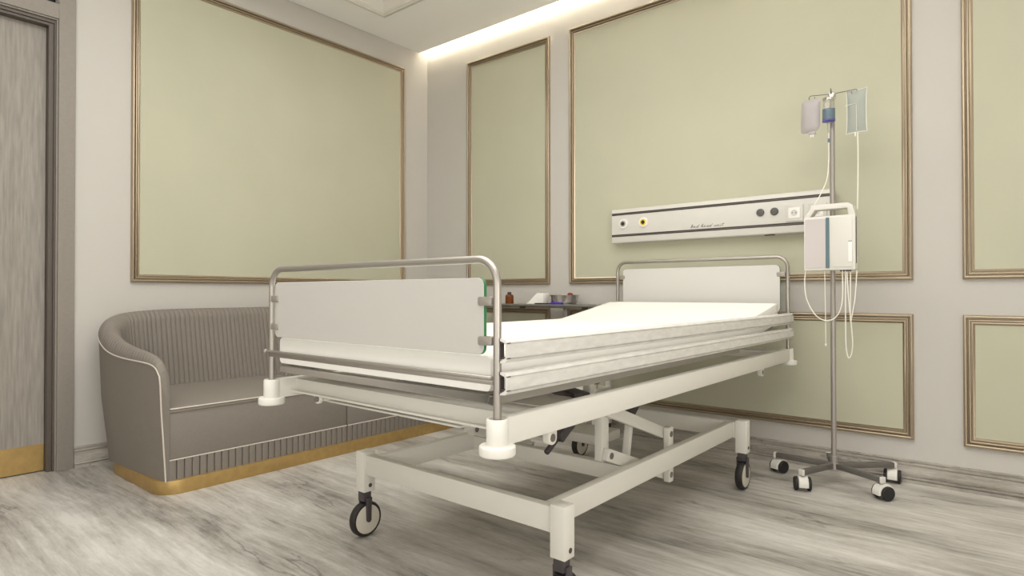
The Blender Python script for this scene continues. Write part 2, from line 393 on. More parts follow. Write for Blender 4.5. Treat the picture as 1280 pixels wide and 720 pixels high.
# guard rails: two per side, a shaped aluminium profile with end brackets
def guard(side, zb, zt):
    o_ = W if side > 0 else 0.0; s_ = 1 if side > 0 else -1
    pr = [(0.036, zb - 0.001), (0.0305, zb), (0.0305, zb + 0.0025), (0.036, zb + 0.003), (0.036, zt - 0.003), (0.0305, zt - 0.0025), (0.0305, zt), (0.0345, zt + 0.001), (0.028, zt + 0.008), (0.014, zt + 0.009), (0.014, zt + 0.004), (0.026, zt), (0.030, zt - 0.005), (0.030, zb + 0.005), (0.026, zb), (0.014, zb - 0.006), (0.014, zb - 0.010), (0.028, zb - 0.0085)]
    m = MB(); n = len(pr)
    rows = [[(o_ + s_ * a, wv, z) for a, z in pr] for wv in (-0.007, L - 0.032)]
    m.grid(rows, closed_v=True)
    for i, r in enumerate(rows):
        o0 = len(m.v); m.v += r; q = tuple(range(o0, o0 + n)); m.f.append(q if i else tuple(reversed(q))); m.m.append(0)
    g = m.build('guard_rail', 'alu', bed, smooth=30)
    for wv in (-0.002, L - 0.046):
        q = MB()
        u0, u1 = sorted((o_ + s_ * 0.0095, o_ + s_ * 0.012)); q.box(u0, u1, wv, wv + 0.012, zb - 0.002, zt + 0.002)
        for zz in (zb, zt - 0.002):
            u0, u1 = sorted((o_ + s_ * 0.0095, o_ + s_ * 0.031)); q.box(u0, u1, wv, wv + 0.012, zz, zz + 0.003)
        q.build('rail_bracket', 'fork', g, label='black end bracket')
guard(1, 0.753, 0.789); guard(1, 0.681, 0.714)
# mattress deck: tube frame, flat part and raised back part
KW, KZ, HW = 1.63, 0.655, 2.20
m = MB()
for u in (0.035, W - 0.035): m.bar((u, 0.014, 0.6515), (u, KW, 0.6515), 0.022, 0.022)
for w_ in (0.025, 0.80, KW - 0.02): m.bar((0.024, w_, 0.6515), (W - 0.024, w_, 0.6515), 0.022, 0.022, up=(0, 0, 1))
m.build('deck_frame', 'deck', bed, bevel=0.004)
m = MB()
for u in (0.045, W - 0.045): m.bar((u, KW, 0.654), (u, HW, 0.748), 0.022, 0.020)
m.bar((0.034, HW - 0.01, 0.747), (W - 0.034, HW - 0.01, 0.747), 0.022, 0.020)
m.build('backrest_frame', 'deck', bed, bevel=0.004)
for w0, w1 in ((0.10, 0.445), (0.463, 0.66)):
    MB().box(0.16, 0.775, w0, w1, 0.546, 0.552).build('cover_plate', 'cream', bed, bevel=0.001)
m = MB(); m.box(0.16, 0.18, 0.08, 2.18, 0.552, 0.584); m.build('inner_rail', 'cream', bed, bevel=0.001)
for u in (0.20, 0.74):
    MB().box(u, u + 0.03, 0.74, 0.77, 0.50, 0.645).build('lift_upright', 'cream', bed, bevel=0.002)
# lugs under the side rails
for uo, wv in ((W - 0.004, 0.212), (W - 0.004, 1.86), (0.004, 0.212), (0.004, 1.86)):
    m = MB(); ol = [(wv - 0.018, 0.556)] + [(wv + 0.018 * math.cos(a), 0.534 + 0.018 * math.sin(a)) for a in [PI + PI * i / 12 for i in range(13)]] + [(wv + 0.018, 0.556)]
    m.slab(ol, 'x', uo - 0.014, uo + 0.005)
    lg = m.build('lug', 'cream', bed, bevel=0.001)
    MB().cyl((uo - 0.0155, wv, 0.534), (uo + 0.0065, wv, 0.534), 0.0105).build('bolt', 'bolt', lg, bevel=0.0008, label='dark bolt')
# crossbar lug seen at the foot
m = MB(); ol = [(0.145, 0.574)] + [(0.163 + 0.018 * math.cos(a), 0.562 + 0.018 * math.sin(a)) for a in [PI + PI * i / 12 for i in range(13)]] + [(0.181, 0.574)]
m.slab(ol, 'y', 0.066, 0.078); lg = m.build('lug', 'cream', bed, bevel=0.001)
MB().lathe([(0.0055, 0.060), (0.0095, 0.060), (0.0095, 0.0668), (0.0055, 0.0668)], (0.165, 0, 0.560), 'y', 20).build('ring', 'bolt', lg)

# base frame
PU = (0.033, 0.925); PW = (0.352, 1.792)
for uo, ui in ((0.075, 0.105), (0.855, 0.885)):
    MB().box(uo, ui, PW[0] + 0.005, PW[1] - 0.005, 0.233, 0.304).build('base_rail', 'cream', bed, bevel=0.0015)
for w_ in PW:
    MB().box(PU[0] + 0.02, PU[1] - 0.02, w_ - 0.016, w_ + 0.014, 0.2325, 0.3045).build('base_cross_bar', 'cream', bed, bevel=0.0015)
MB().box(0.105, 0.855, 0.86, 0.90, 0.232, 0.288).build('base_cross_bar', 'cream', bed, bevel=0.0015)
for u in PU:
    for w_ in PW:
        p = MB().box(u - 0.025, u + 0.025, w_ - 0.024, w_ + 0.024, 0.168, 0.315).build('leg_post', 'cream', bed, bevel=0.0015)
        MB().cyl((u - 0.0262, w_ + 0.003, 0.191), (u + 0.0262, w_ + 0.003, 0.191), 0.0075).build('socket_hole', 'fork', p, label='dark round socket')
        R = 0.064
        cs = MB(); cs.box(u - 0.017, u + 0.017, w_ - 0.02, w_ + 0.014, 0.112, 0.170)
        ols = [(w_ - 0.012, 0.145), (w_ - 0.0095, R)] + [(w_ + 0.0095 * math.cos(a), R + 0.0095 * math.sin(a)) for a in [PI + PI * i / 8 for i in range(9)]] + [(w_ + 0.010, 0.10), (w_ + 0.013, 0.145)]
        for d in (-0.0215, 0.0215): cs.slab(ols, 'x', u + d - 0.004, u + d + 0.004)
        # the box is narrowed above the wheel so that the wheel clears it
        cs.v[:8] = [(x, y, (0.1315 if z < 0.15 else z)) for x, y, z in cs.v[:8]]
        fk = cs.build('caster_fork', 'fork', bed, bevel=0.0015)
        MB().lathe([(0.052, -0.0155), (0.060, -0.0155), (0.0635, -0.010), (R, 0.0), (0.0635, 0.010), (0.060, 0.0155), (0.052, 0.0155)], (u, w_, R), 'x', 48).build('tire', 'black', fk, label='black tyre')
        MB().lathe([(0.0, -0.0165), (0.050, -0.0165), (0.0535, -0.015), (0.0535, 0.015), (0.050, 0.0165), (0.0, 0.0165)], (u, w_, R), 'x', 48).build('wheel_disc', 'hub', fk, label='cream wheel disc')
# parallelogram lift linkage on both sides
for s_, uf in ((1, 0.850), (-1, 0.110)):
    def U2(a, b): return sorted((uf - s_ * a, uf - s_ * b))
    m = MB(); m.slab(rrect(1.185, 1.222, 0.158, 0.372, 0.006, 3), 'x', *U2(0.0, 0.024)); m.build('lift_bracket', 'cream', bed, bevel=0.001)
    lp = MB(); lp.slab(rrect(0.768, 0.812, 0.318, 0.556, 0.006, 3), 'x', *U2(0.050, 0.080)); lp.build('lift_post', 'cream', bed, bevel=0.001)
    for za, zb in ((0.494, 0.345), (0.340, 0.186)):
        a_, b_ = Vector((0.79, za)), Vector((1.203, zb)); d_ = (b_ - a_).normalized(); n_ = Vector((-d_.y, d_.x)); h_ = 0.0215
        a_ = a_ - d_ * 0.020; b_ = b_ + d_ * 0.012
        ol = [tuple(a_ + n_ * h_), tuple(a_ - n_ * h_), tuple(b_ - n_ * h_), tuple(b_ + n_ * h_)]
        m = MB(); m.slab(ol, 'x', *U2(0.026, 0.049)); ar = m.build('lift_arm', 'cream', bed, bevel=0.002)
        MB().cyl((uf - s_ * 0.082, 0.79, za), (uf - s_ * 0.023, 0.79, za), 0.0115).build('bolt', 'bolt', ar, bevel=0.0008, label='dark bolt')
        MB().cyl((uf - s_ * 0.05, 1.203, zb), (uf + s_ * 0.0025, 1.203, zb), 0.0115).build('bolt', 'bolt', ar, bevel=0.0008, label='dark bolt')
    ub = uf - s_ * 0.065
    MB().bar((ub, 0.985, 0.42), (ub, 0.955, 0.27), 0.022, 0.024, up=(1, 0, 0)).build('lift_strut', 'cream', bed, bevel=0.001)
MB().box(0.140, 0.800, 0.775, 0.800, 0.47, 0.50).build('lift_shaft', 'cream', bed, bevel=0.002)
# drive box and dark actuators
m = MB(); m.box(0.105, 0.43, 1.34, 1.54, 0.205, 0.248); m.build('control_box', 'cream', bed, bevel=0.003)
m = MB(); m.bar((0.70, 0.635, 0.412), (0.70, 0.735, 0.472), 0.05, 0.036); m.bar((0.70, 0.735, 0.465), (0.70, 0.78, 0.545), 0.03, 0.03); m.cyl((0.70, 0.58, 0.372), (0.70, 0.64, 0.407), 0.010)
m.build('actuator', 'fork', bed, bevel=0.004, label='dark grey actuator')
m = MB(); m.bar((0.60, 0.775, 0.553), (0.785, 0.668, 0.553), 0.060, 0.030)
m.build('motor', 'fork', bed, bevel=0.004, label='dark grey motor housing')
m = MB(); m.bar((0.585, 1.30, 0.345), (0.594, 1.40, 0.437), 0.04, 0.05)
m.build('actuator', 'fork', bed, bevel=0.004, label='dark grey actuator')
pts = catmull([(0.52, 0.95, 0.56), (0.50, 0.99, 0.535), (0.56, 1.03, 0.53), (0.62, 1.04, 0.545), (0.58, 0.99, 0.555), (0.53, 0.97, 0.55)], 6)
MB().tube(pts, 0.004, 8).build('cable', 'cable', bed, label='coiled orange cable')

# mattress (lies on the deck): top profile along w, flat then raised towards the head
mt = thing('mattress', 'white sheeted mattress with raised head end on the hospital bed', 'mattress', (X0, Y0, 0), -TH)
T = 0.099
cen = []
for i in range(41):
    w_ = 0.0125 + (HW - 0.0125) * i / 40
    tt = min(1.0, max(0.0, (w_ - KW + 0.06) / 0.12))
    rise = max(0.0, w_ - KW) * 0.165
    cen.append((w_, 0.665 + rise))
m = MB()
rows = []
UA, UB_ = 0.012, W - 0.016
for i, (w_, z) in enumerate(cen):
    e = min(i, 40 - i); sh = (0.016, 0.005, 0.0)[min(e, 2)]
    q = rrect(UA + sh, UB_ - sh, z + sh * 0.4, z + T - sh * 0.6, 0.014, 4)
    rows.append([(a, w_, b) for a, b in q])
m.grid(rows, closed_v=True)
n = len(rows[0])
for i, r in ((0, rows[0]), (1, rows[-1])):
    o0 = len(m.v); m.v += r; q = tuple(range(o0, o0 + n)); m.f.append(q if i else tuple(reversed(q))); m.m.append(0)
m.build('mattress_body', 'white', mt, smooth=50)
for zz in (0.004, T - 0.004):
    pts = [(UA + 0.0145, cen[0][0] + 0.0, cen[0][1] + zz)]
    rp = [(UB_ - 0.003, w_, z + zz) for w_, z in cen[1:-1]]; lp = [(UA + 0.003, w_, z + zz) for w_, z in cen[1:-1]]
    MB().tube(rp + list(reversed(lp)), 0.0022, 6, closed=True).build('piping', 'white', mt)

# ------------------------------------------------------------------ bed head unit
hu = thing('bed_head_unit', 'long cream bed head unit with dark stripes on the wall above the bed', 'bed head unit', (1.787, 0, 1.215))
LX = 1.258; YF = -0.064
prof = [(-0.001, 0.0), (-0.052, 0.0), (-0.060, 0.003), (YF, 0.010), (YF, 0.204), (-0.060, 0.211), (-0.052, 0.214), (-0.001, 0.214)]
m = MB(); rows = [[(x, a, b) for a, b in prof] for x in (0, LX)]; m.grid(rows, closed_v=True)
for i, r in enumerate(rows):
    o0 = len(m.v); m.v += r; q = tuple(range(o0, o0 + len(prof))); m.f.append(q); m.m.append(0)
m.build('housing', 'unit', hu, smooth=30)
MB().box(LX, LX + 0.004, -0.0645, -0.002, 0.003, 0.211).build('end_cap', 'stripe', hu, label='dark end cap')
for zz in (0.040, 0.175):
    m = MB(); m.box(0.001, LX, YF - 0.0012, YF, zz, zz + 0.0055); m.box(0.001, LX, YF - 0.0012, YF, zz + 0.0085, zz + 0.0145); m.box(0.001, LX, YF - 0.0006, YF, zz + 0.005, zz + 0.009, 1)
    m.build('stripe', ['stripe', 'bolt'], hu, smooth=0, label='dark brown stripe')
for x, cm, lb in ((0.084, 'greyring', 'white gas outlet with grey centre'), (0.222, 'yellow', 'white gas outlet with yellow ring')):
    g = MB().lathe([(0.0, YF), (0.030, YF), (0.030, YF - 0.006), (0.028, YF - 0.009), (0.020, YF - 0.009), (0.0, YF - 0.007)], (x, 0, 0.120), 'y', 36).build('gas_outlet', 'ring', hu, label=lb)
    MB().lathe([(0.0, YF - 0.006), (0.0205, YF - 0.006), (0.0195, YF - 0.0115), (0.0, YF - 0.0115)], (x, 0, 0.120), 'y', 30).build('outlet_ring', cm, g)
    MB().lathe([(0.0, YF - 0.010), (0.0125, YF - 0.010), (0.0115, YF - 0.0145), (0.0, YF - 0.0145)], (x, 0, 0.120), 'y', 24).build('outlet_bore', 'stripe', g)
for x in (0.914, 0.986):
    MB().lathe([(0.0, YF), (0.0205, YF), (0.0205, YF - 0.003), (0.018, YF - 0.012), (0.015, YF - 0.013), (0.0, YF - 0.013)], (x, 0, 0.120), 'y', 30).build('knob', 'knob', hu, label='dark grey round knob')
for x in (1.086, 1.196):
    sk = MB(); sk.slab(rrect(x - 0.043, x + 0.043, 0.061, 0.147, 0.004, 3), 'y', YF - 0.007, YF)
    so = sk.build('power_socket', 'unit', hu, bevel=0.0015)
    q = MB(); q.slab(rrect(x - 0.028, x + 0.028, 0.076, 0.132, 0.004, 3), 'y', YF - 0.0095, YF - 0.006); q.build('socket_plate', 'ring', so, bevel=0.001)
    MB().lathe([(0.0, YF - 0.008), (0.0165, YF - 0.008), (0.0155, YF - 0.011), (0.0135, YF - 0.011), (0.0130, YF - 0.0098), (0.0, YF - 0.0098)], (x, 0, 0.104), 'y', 28).build('socket_well', 'unit', so)
    q = MB()
    for dx in (-0.0085, 0.0085): q.cyl((x + dx, YF - 0.0090, 0.104), (x + dx, YF - 0.0105, 0.104), 0.0028, n=12)
    q.build('contact_hole', 'ink', so)
# handwritten style lettering "bed head unit"
G = {
 'b': [[(0, 0.1), (0.25, 1.0), (0.45, 2.0), (0.3, 2.05), (0.12, 1.0), (0.1, 0.15), (0.3, 0.0), (0.55, 0.35), (0.55, 0.8), (0.3, 0.85), (0.15, 0.6)], [(0.55, 0.7), (0.9, 0.6)]],
 'e': [[(0, 0.35), (0.4, 0.55), (0.55, 0.85), (0.35, 1.0), (0.12, 0.7), (0.15, 0.2), (0.4, 0.0), (0.75, 0.25)]],
 'd': [[(0.55, 0.85), (0.3, 0.95), (0.08, 0.55), (0.12, 0.1), (0.35, 0.05), (0.6, 0.5), (0.85, 1.5), (0.92, 1.95)], [(0.85, 1.5), (0.66, 0.5), (0.7, 0.05), (0.95, 0.15)]],
 'h': [[(0, 0.0), (0.25, 1.0), (0.48, 2.0), (0.32, 2.0), (0.15, 1.0), (0.05, 0.0)], [(0.08, 0.3), (0.35, 0.85), (0.55, 0.8), (0.5, 0.1), (0.62, 0.0), (0.85, 0.25)]],
 'a': [[(0.6, 0.85), (0.35, 0.95), (0.1, 0.55), (0.12, 0.1), (0.35, 0.05), (0.6, 0.5), (0.65, 0.9)], [(0.65, 0.9), (0.6, 0.15), (0.75, 0.0), (0.95, 0.2)]],
 'u': [[(0.05, 0.9), (0.08, 0.2), (0.25, 0.0), (0.5, 0.3), (0.65, 0.95)], [(0.65, 0.95), (0.6, 0.15), (0.75, 0.0), (0.95, 0.2)]],
 'n': [[(0.05, 0.9), (0.12, 0.0)], [(0.12, 0.3), (0.4, 0.95), (0.58, 0.8), (0.55, 0.1), (0.7, 0.0), (0.95, 0.2)]],
 'i': [[(0.2, 0.9), (0.18, 0.15), (0.35, 0.0), (0.6, 0.2)], [(0.3, 1.35), (0.36, 1.45)]],
 't': [[(0.45, 1.9), (0.25, 0.9), (0.22, 0.15), (0.4, 0.0), (0.7, 0.2)], [(0.0, 1.2), (0.8, 1.4)]],
}
m = MB(); X = 0.521; us = 0.0120; vs_ = 0.0086; WID = {'i': 0.62, 't': 0.8}
for ch in 'bed head unit':
    if ch == ' ': X += us * 1.15; continue
    for st in G[ch]:
        pts = catmull([(X + (a + b * 0.22) * us * 1.35, YF - 0.0006, 0.064 + b * vs_) for a, b in st], 4)
        m.tube(pts, 0.00095, 5)
    X += us * 1.35 * WID.get(ch, 0.97)
m.build('lettering', 'ink', hu, label='handwritten lettering reading bed head unit')
MB().box(0.93, 0.98, -0.050, -0.030, -0.004, 0.0).build('lamp_slot', 'stripe', hu, smooth=0)

# ------------------------------------------------------------------ IV stand
PX, PY = 3.090, -0.250
iv = thing('iv_stand', 'grey infusion stand on twin-wheel casters beside the bed head', 'infusion stand', (PX, PY, 0))
MB().cyl((0, 0, 0.075), (0, 0, 1.845), 0.0115, n=24).build('pole', 'pole', iv)
MB().lathe([(0.0, 0.068), (0.024, 0.068), (0.024, 0.095), (0.017, 0.10), (0.017, 0.128), (0.013, 0.131), (0.0, 0.131)], n=24).build('collar', 'pole', iv)
TIPS = [(-0.272, 0.018), (-0.088, -0.225), (0.218, -0.122), (0.222, 0.188), (-0.062, 0.190)]
def caster(x, y, rot, par):
    q = MB(); q.cyl((x, y, 0.058), (x, y, 0.082), 0.006, n=12); q.build('stem', 'steel', par)
    ca, sa = math.cos(rot), math.sin(rot)       # axle direction
    def P(a, b, z): return (x + a * ca - (b + 0.012) * sa, y + a * sa + (b + 0.012) * ca, z)
    rows = []
    R1 = 0.039
    for a in (-0.021, -0.019, 0.019, 0.021):
        r = R1 - (0.004 if abs(a) > 0.02 else 0)
        rows.append([P(a, r * math.cos(t), 0.031 + r * math.sin(t)) for t in [math.radians(v) for v in range(0, 196, 15)]])
    q = MB(); q.grid(rows)
    for i in (0, 3):
        o0 = len(q.v); q.v += rows[i]; q.f.append(tuple(range(o0, o0 + len(rows[i])))); q.m.append(0)
    hd_ = q.build('caster_hood', 'plastic', par, label='cream caster hood')
    for sg in (-1, 1):
        q = MB(); pr_ = [(0.0, 0.0215), (0.029, 0.0215), (0.031, 0.0235), (0.031, 0.032), (0.028, 0.035), (0.0, 0.0362)]
        rows = [[P(sg * h, r * math.cos(2 * PI * j / 28), 0.031 + r * math.sin(2 * PI * j / 28)) for j in range(28)] for r, h in pr_]
        q.grid(rows, closed_v=True); q.build('wheel', 'black', hd_, label='black wheel')
ROT = [math.radians(-28), math.radians(25), math.radians(-40), math.radians(5)]
for i, (tx, ty) in enumerate(TIPS):
    d = Vector((tx, ty, 0)); e = d.normalized()
    lg = MB().bar(Vector((0, 0, 0.086)) + e * 0.012, Vector((tx, ty, 0.086)), 0.022, 0.024).build('leg', 'leg_steel', iv, bevel=0.0015)
    q = MB().bar(Vector((tx, ty, 0.086)) - e * 0.008, Vector((tx, ty, 0.086)) + e * 0.003, 0.0245, 0.0265).build('end_cap', 'plastic', lg, bevel=0.001, label='cream end cap')
    if i < 4:
        caster(tx - e.x * 0.012, ty - e.y * 0.012, ROT[i], iv)
# cross of hooks at the top
def arm(dx, dy, nm='hook_arm'):
    d = Vector((dx, dy, 0)).normalized(); ln = Vector((dx, dy, 0)).length
    pts = [d * 0.0 + Vector((0, 0, 1.848)), d * (ln * 0.9) + Vector((0, 0, 1.850))]
    c0 = d * (ln * 0.9) + Vector((0, 0, 1.8385))
    for a in range(75, -225, -25): pts.append(c0 + d * (0.0125 * math.cos(math.radians(a))) + Vector((0, 0, 0.0125 * math.sin(math.radians(a)))))
    MB().tube(pts, 0.0018, 8).build(nm, 'hook', iv)
for dx, dy in ((-0.092, -0.026), (0.105, 0.003), (0.012, -0.085), (-0.010, 0.08)): arm(dx, dy)
MB().lathe([(0.0, 1.825), (0.017, 1.825), (0.017, 1.845), (0.012, 1.856), (0.0, 1.858)], n=20).build('top_clamp', 'chrome', iv)

def pillow(outline_fn, thick, n=16, k_=18):
    """closed bag: outline_fn(s,t) -> (x,z) for s,t in 0..1; bulge in y"""
    m = MB()
    for sg in (1, -1):
        rows = []
        for i in range(k_ + 1):
            t = i / k_; row = []
            for j in range(n + 1):
                s_ = j / n; x, z = outline_fn(s_, t)
                b = (1 - abs(2 * s_ - 1) ** 3) * (1 - abs(2 * t - 1) ** 5)
                row.append((x, sg * thick * b, z))
            rows.append(row)
        m.grid(rows)
    return m
# opaque bag on the left hook
bl = thing('fluid_bag', 'opaque lilac-white fluid bag with rounded bottom hanging from the left hook', 'fluid bag', (3.004, -0.277, 1.832), math.radians(-8))
def o1(s_, t):
    z = -0.160 + 0.160 * t; hw = 0.044
    r = 0.032 if s_ > 0.5 else 0.014
    if z < -0.160 + r: hw = hw - r + math.sqrt(max(0.0, r * r - (r - (z + 0.160)) ** 2))
    elif t > 0.93: hw -= 0.012 * (t - 0.93) / 0.07
    return ((2 * s_ - 1) * hw - 0.004 * (1 - t), z)
pillow(o1, 0.016, 16, 40).build('bag_body', 'bagw', bl, smooth=60)
m = MB(); m.box(-0.010, 0.022, -0.004, 0.004, -0.170, -0.155)
m.build('port_seal', 'bagw', bl, bevel=0.001)
for dx in (-0.001, 0.009): MB().cyl((dx, 0, -0.182), (dx, 0, -0.166), 0.0032, n=12).build('port', 'ring', bl)
# clear bag on the right hook
bc = thing('fluid_bag', 'translucent square-cornered fluid bag with drip line on the right hook', 'fluid bag', (3.192, -0.246, 1.832), math.radians(-7))
def o2(s_, t):
    hw = 0.040 + 0.004 * abs(2 * t - 1) ** 3
    return ((2 * s_ - 1) * hw, -0.182 + 0.196 * t + 0.004 * (abs(2 * s_ - 1) ** 4) * (2 * t - 1))
bb = pillow(o2, 0.010).build('bag_body', 'bagc', bc, smooth=60)
ed = [o2(0, t / 12) for t in range(13)] + [o2(s_ / 10, 1) for s_ in range(1, 11)] + [o2(1, 1 - t / 12) for t in range(1, 13)] + [o2(1 - s_ / 10, 0) for s_ in range(1, 10)]
MB().tube([(x, 0, z) for x, z in ed], 0.0017, 6, closed=True).build('bag_seam', 'bagedge', bb)
MB().tube([(-0.046, -0.011, -0.052), (0.002, -0.012, -0.050), (0.003, -0.012, -0.080), (0.003, -0.010, -0.178)], 0.0011, 6).build('inner_line', 'tube', bb)
MB().cyl((-0.006, 0, -0.200), (-0.006, 0, -0.180), 0.003, n=10).build('port', 'ring', bc)
MB().tube(catmull([(0.004, 0, -0.180), (0.006, -0.002, -0.28), (0.010, -0.02, -0.42), (0.012, -0.035, -0.545)], 8), 0.0026, 8).build('drip_line', 'tube', bc)

# inverted infusion bottle hanging in front of the pole
ib = thing('infusion_bottle', 'inverted clear infusion bottle with blue liquid in front of the stand pole', 'infusion bottle', (3.0845, -0.292, 1.70))
MB().lathe([(0.0, 0.010), (0.026, 0.010), (0.0275, 0.016), (0.0275, 0.070), (0.0255, 0.078), (0.0255, 0.105), (0.022, 0.112), (0.0, 0.112)], n=32).build('bottle_glass', 'glass', ib)
MB().lathe([(0.0, 0.016), (0.0262, 0.016), (0.0262, 0.066), (0.0, 0.066)], n=32).build('liquid', 'blue', ib, label='blue liquid')
MB().lathe([(0.0, 0.006), (0.018, 0.006), (0.0285, 0.009), (0.0285, 0.012), (0.0277, 0.013), (0.0, 0.013)], n=32).build('base_band', 'violet', ib, label='violet band')
MB().tube([(0.0, 0.0, 0.112), (-0.008, 0.0, 0.122), (0.0, 0.02, 0.132), (0.004, 0.036, 0.134)], 0.0016, 8).build('hanger', 'chrome', ib)
MB().lathe([(0.0, 0.106), (0.024, 0.106), (0.0265, 0.110), (0.0265, 0.118), (0.024, 0.120), (0.0, 0.120)], n=28).build('top_ring', 'chrome', ib)
MB().lathe([(0.0, -0.045), (0.005, -0.045), (0.006, -0.02), (0.006, -0.006), (0.009, -0.004), (0.009, 0.004), (0.0, 0.004)], n=20).build('drip_chamber', 'glass', ib)
MB().lathe([(0.0, -0.090), (0.0045, -0.090), (0.0055, -0.086), (0.0055, -0.076), (0.0045, -0.072), (0.0, -0.072)], n=18).build('roller_clamp', 'blue', ib, label='blue clamp')
MB().tube(catmull([(0, 0, -0.045), (0, 0, -0.09), (0.0, -0.004, -0.17), (-0.006, -0.012, -0.26), (-0.028, -0.03, -0.33), (-0.062, -0.055, -0.405), (-0.080, -0.062, -0.432)], 8), 0.0024, 8).build('drip_line', 'tube', ib)

# infusion pump clamped to the pole
pu = thing('infusion_pump', 'cream boxy infusion pump with grip handle clamped to the stand pole', 'infusion pump', (3.097, -0.36, 1.006))
PWD, PHT, PD = 0.107, 0.250, 0.075
m = MB(); m.slab(rrect(-PWD, PWD, 0.0, PHT, 0.006, 4), 'y', 0.0, PD); body = m.build('pump_body', 'pump', pu, bevel=0.002)
MB().box(-0.012, 0.008, PD - 0.001, PD + 0.0235, 0.09, 0.15).build('pole_clamp', 'steel', pu, bevel=0.002)
pts = [(-PWD + 0.004, 0.036, PHT - 0.004), (-PWD + 0.020, 0.036, PHT + 0.034), (-PWD + 0.036, 0.036, PHT + 0.049), (PWD - 0.030, 0.036, PHT + 0.050), (PWD - 0.012, 0.036, PHT + 0.036), (PWD - 0.004, 0.036, PHT - 0.004)]
ol = [(-PWD, PHT - 0.002), (-PWD + 0.030, PHT + 0.046), (-PWD + 0.042, PHT + 0.056), (PWD - 0.030, PHT + 0.056), (PWD - 0.012, PHT + 0.044), (PWD, PHT - 0.002),
      (PWD - 0.028, PHT - 0.002), (PWD - 0.034, PHT + 0.032), (-PWD + 0.046, PHT + 0.032), (-PWD + 0.024, PHT - 0.002)]
m = MB(); m.slab(ol, 'y', 0.006, 0.066); m.build('handle', 'pump', pu, bevel=0.002)
m = MB(); m.slab(rrect(-PWD + 0.006, -PWD + 0.093, 0.012, PHT - 0.012, 0.002, 2), 'y', -0.003, 0.001); m.build('door_panel', 'screen', pu, label='lilac grey front panel')
m = MB(); m.box(-PWD + 0.094, -PWD + 0.108, -0.004, 0.001, 0.010, PHT - 0.008); m.build('side_strip', 'teal', pu, smooth=0, label='teal strip')
m = MB(); m.slab(rrect(-PWD + 0.111, PWD - 0.012, 0.014, PHT - 0.008, 0.004, 3), 'y', -0.0025, 0.001); m.build('front_cover', 'pump', pu, bevel=0.0008)
m = MB(); m.slab(rrect(0.079, 0.094, 0.035, 0.128, 0.002, 2), 'y', -0.0045, -0.002); fl = m.build('latch', 'ring', pu, bevel=0.0006)
MB().box(0.079, 0.094, -0.0048, -0.002, 0.128, 0.1305).build('latch_gap', 'stripe', fl, smooth=0)
MB().box(PWD - 0.0005, PWD + 0.002, 0.012, 0.020, 0.03, PHT - 0.01).build('side_seam', 'stripe', pu, smooth=0, label='dark side seam')
for x in (0.045, 0.056, 0.067, 0.074, 0.083): MB().cyl((x, 0.020, -0.007), (x, 0.020, 0.001), 0.004, n=12).build('tube_port', 'fork', pu, label='dark tube port')
def line(pts, r=0.0026): MB().tube(catmull([(x - 3.097, 0.020 + dy, z - 1.006) for x, z, dy in pts], 8), r, 8).build('tubing', 'tube', pu)
line([(2.993, 1.012, 0), (2.988, 0.95, -0.002), (2.998, 0.868, -0.004), (3.036, 0.797, -0.006), (3.084, 0.772, -0.006), (3.127, 0.799, -0.004), (3.147, 0.869, -0.002), (3.148, 1.004, 0)])
line([(3.074, 1.004, 0), (3.076, 0.83, 0), (3.077, 0.664, 0)], 0.0018)
line([(3.160, 1.004, 0), (3.159, 0.80, 0.002), (3.160, 0.668, 0.003), (3.166, 0.618, 0.002), (3.174, 0.606, 0), (3.184, 0.63, 0), (3.188, 0.68, -0.003), (3.181, 0.786, -0.006), (3.171, 0.90, -0.004), (3.166, 1.004, 0)])
line([(3.180, 1.004, 0.002), (3.179, 0.90, 0.004), (3.178, 0.79, 0.004), (3.180, 0.774, 0.002), (3.184, 0.79, 0), (3.198, 0.88, 0), (3.206, 1.004, 0)])
MB().lathe([(0.0, -0.350), (0.004, -0.350), (0.004, -0.340), (0.0, -0.340)], (-0.020, 0.020, 0), n=12).build('tube_tip', 'ring', pu)

# ------------------------------------------------------------------ sofa
YL, YR = -2.37, -0.44; YM = (YL + YR) / 2
so = thing('sofa', 'curved taupe two-seat sofa with ribbed back and brass plinth along the left wall', 'sofa', (0.43, YM, 0))
OX, OY = 0.43, YM
half = [(0.842, -2.362), (0.70, -2.382), (0.48, -2.402), (0.28, -2.412), (0.15, -2.392), (0.075, -2.325), (0.045, -2.22), (0.035, -2.08), (0.032, -1.80), (0.032, -1.55)]
half_p = catmull([(x, y, 0) for x, y in half] + [(0.032, YM, 0)], 24)
dense = half_p + [Vector((p.x, 2 * YM - p.y, 0)) for p in reversed(half_p[:-1])]
# resample evenly; 6 samples to a pleat
cum = [0.0]
for a, b in zip(dense, dense[1:]): cum.append(cum[-1] + (b - a).length)
TOT = cum[-1]; NPL = int(round(TOT / 0.0255)); NS = NPL * 8
def at_s(s_):
    s_ = min(max(s_, 0), TOT)
    lo = 0
    import bisect
    lo = min(max(bisect.bisect_right(cum, s_) - 1, 0), len(dense) - 2)
    f = (s_ - cum[lo]) / max(1e-9, cum[lo + 1] - cum[lo])
    return dense[lo].lerp(dense[lo + 1], f), (dense[lo + 1] - dense[lo]).normalized()
def interp(tab, x):
    if x <= tab[0][0]: return tab[0][1]
    for (a, va), (b, vb) in zip(tab, tab[1:]):
        if x <= b:
            f = (x - a) / (b - a); return va + (vb - va) * f
    return tab[-1][1]
ZP = [(0.0, 0.535), (0.035, 0.578), (0.10, 0.588), (0.30, 0.594), (0.45, 0.606), (0.57, 0.637), (0.66, 0.680), (0.72, 0.706), (0.85, 0.735), (1.3, 0.75)]
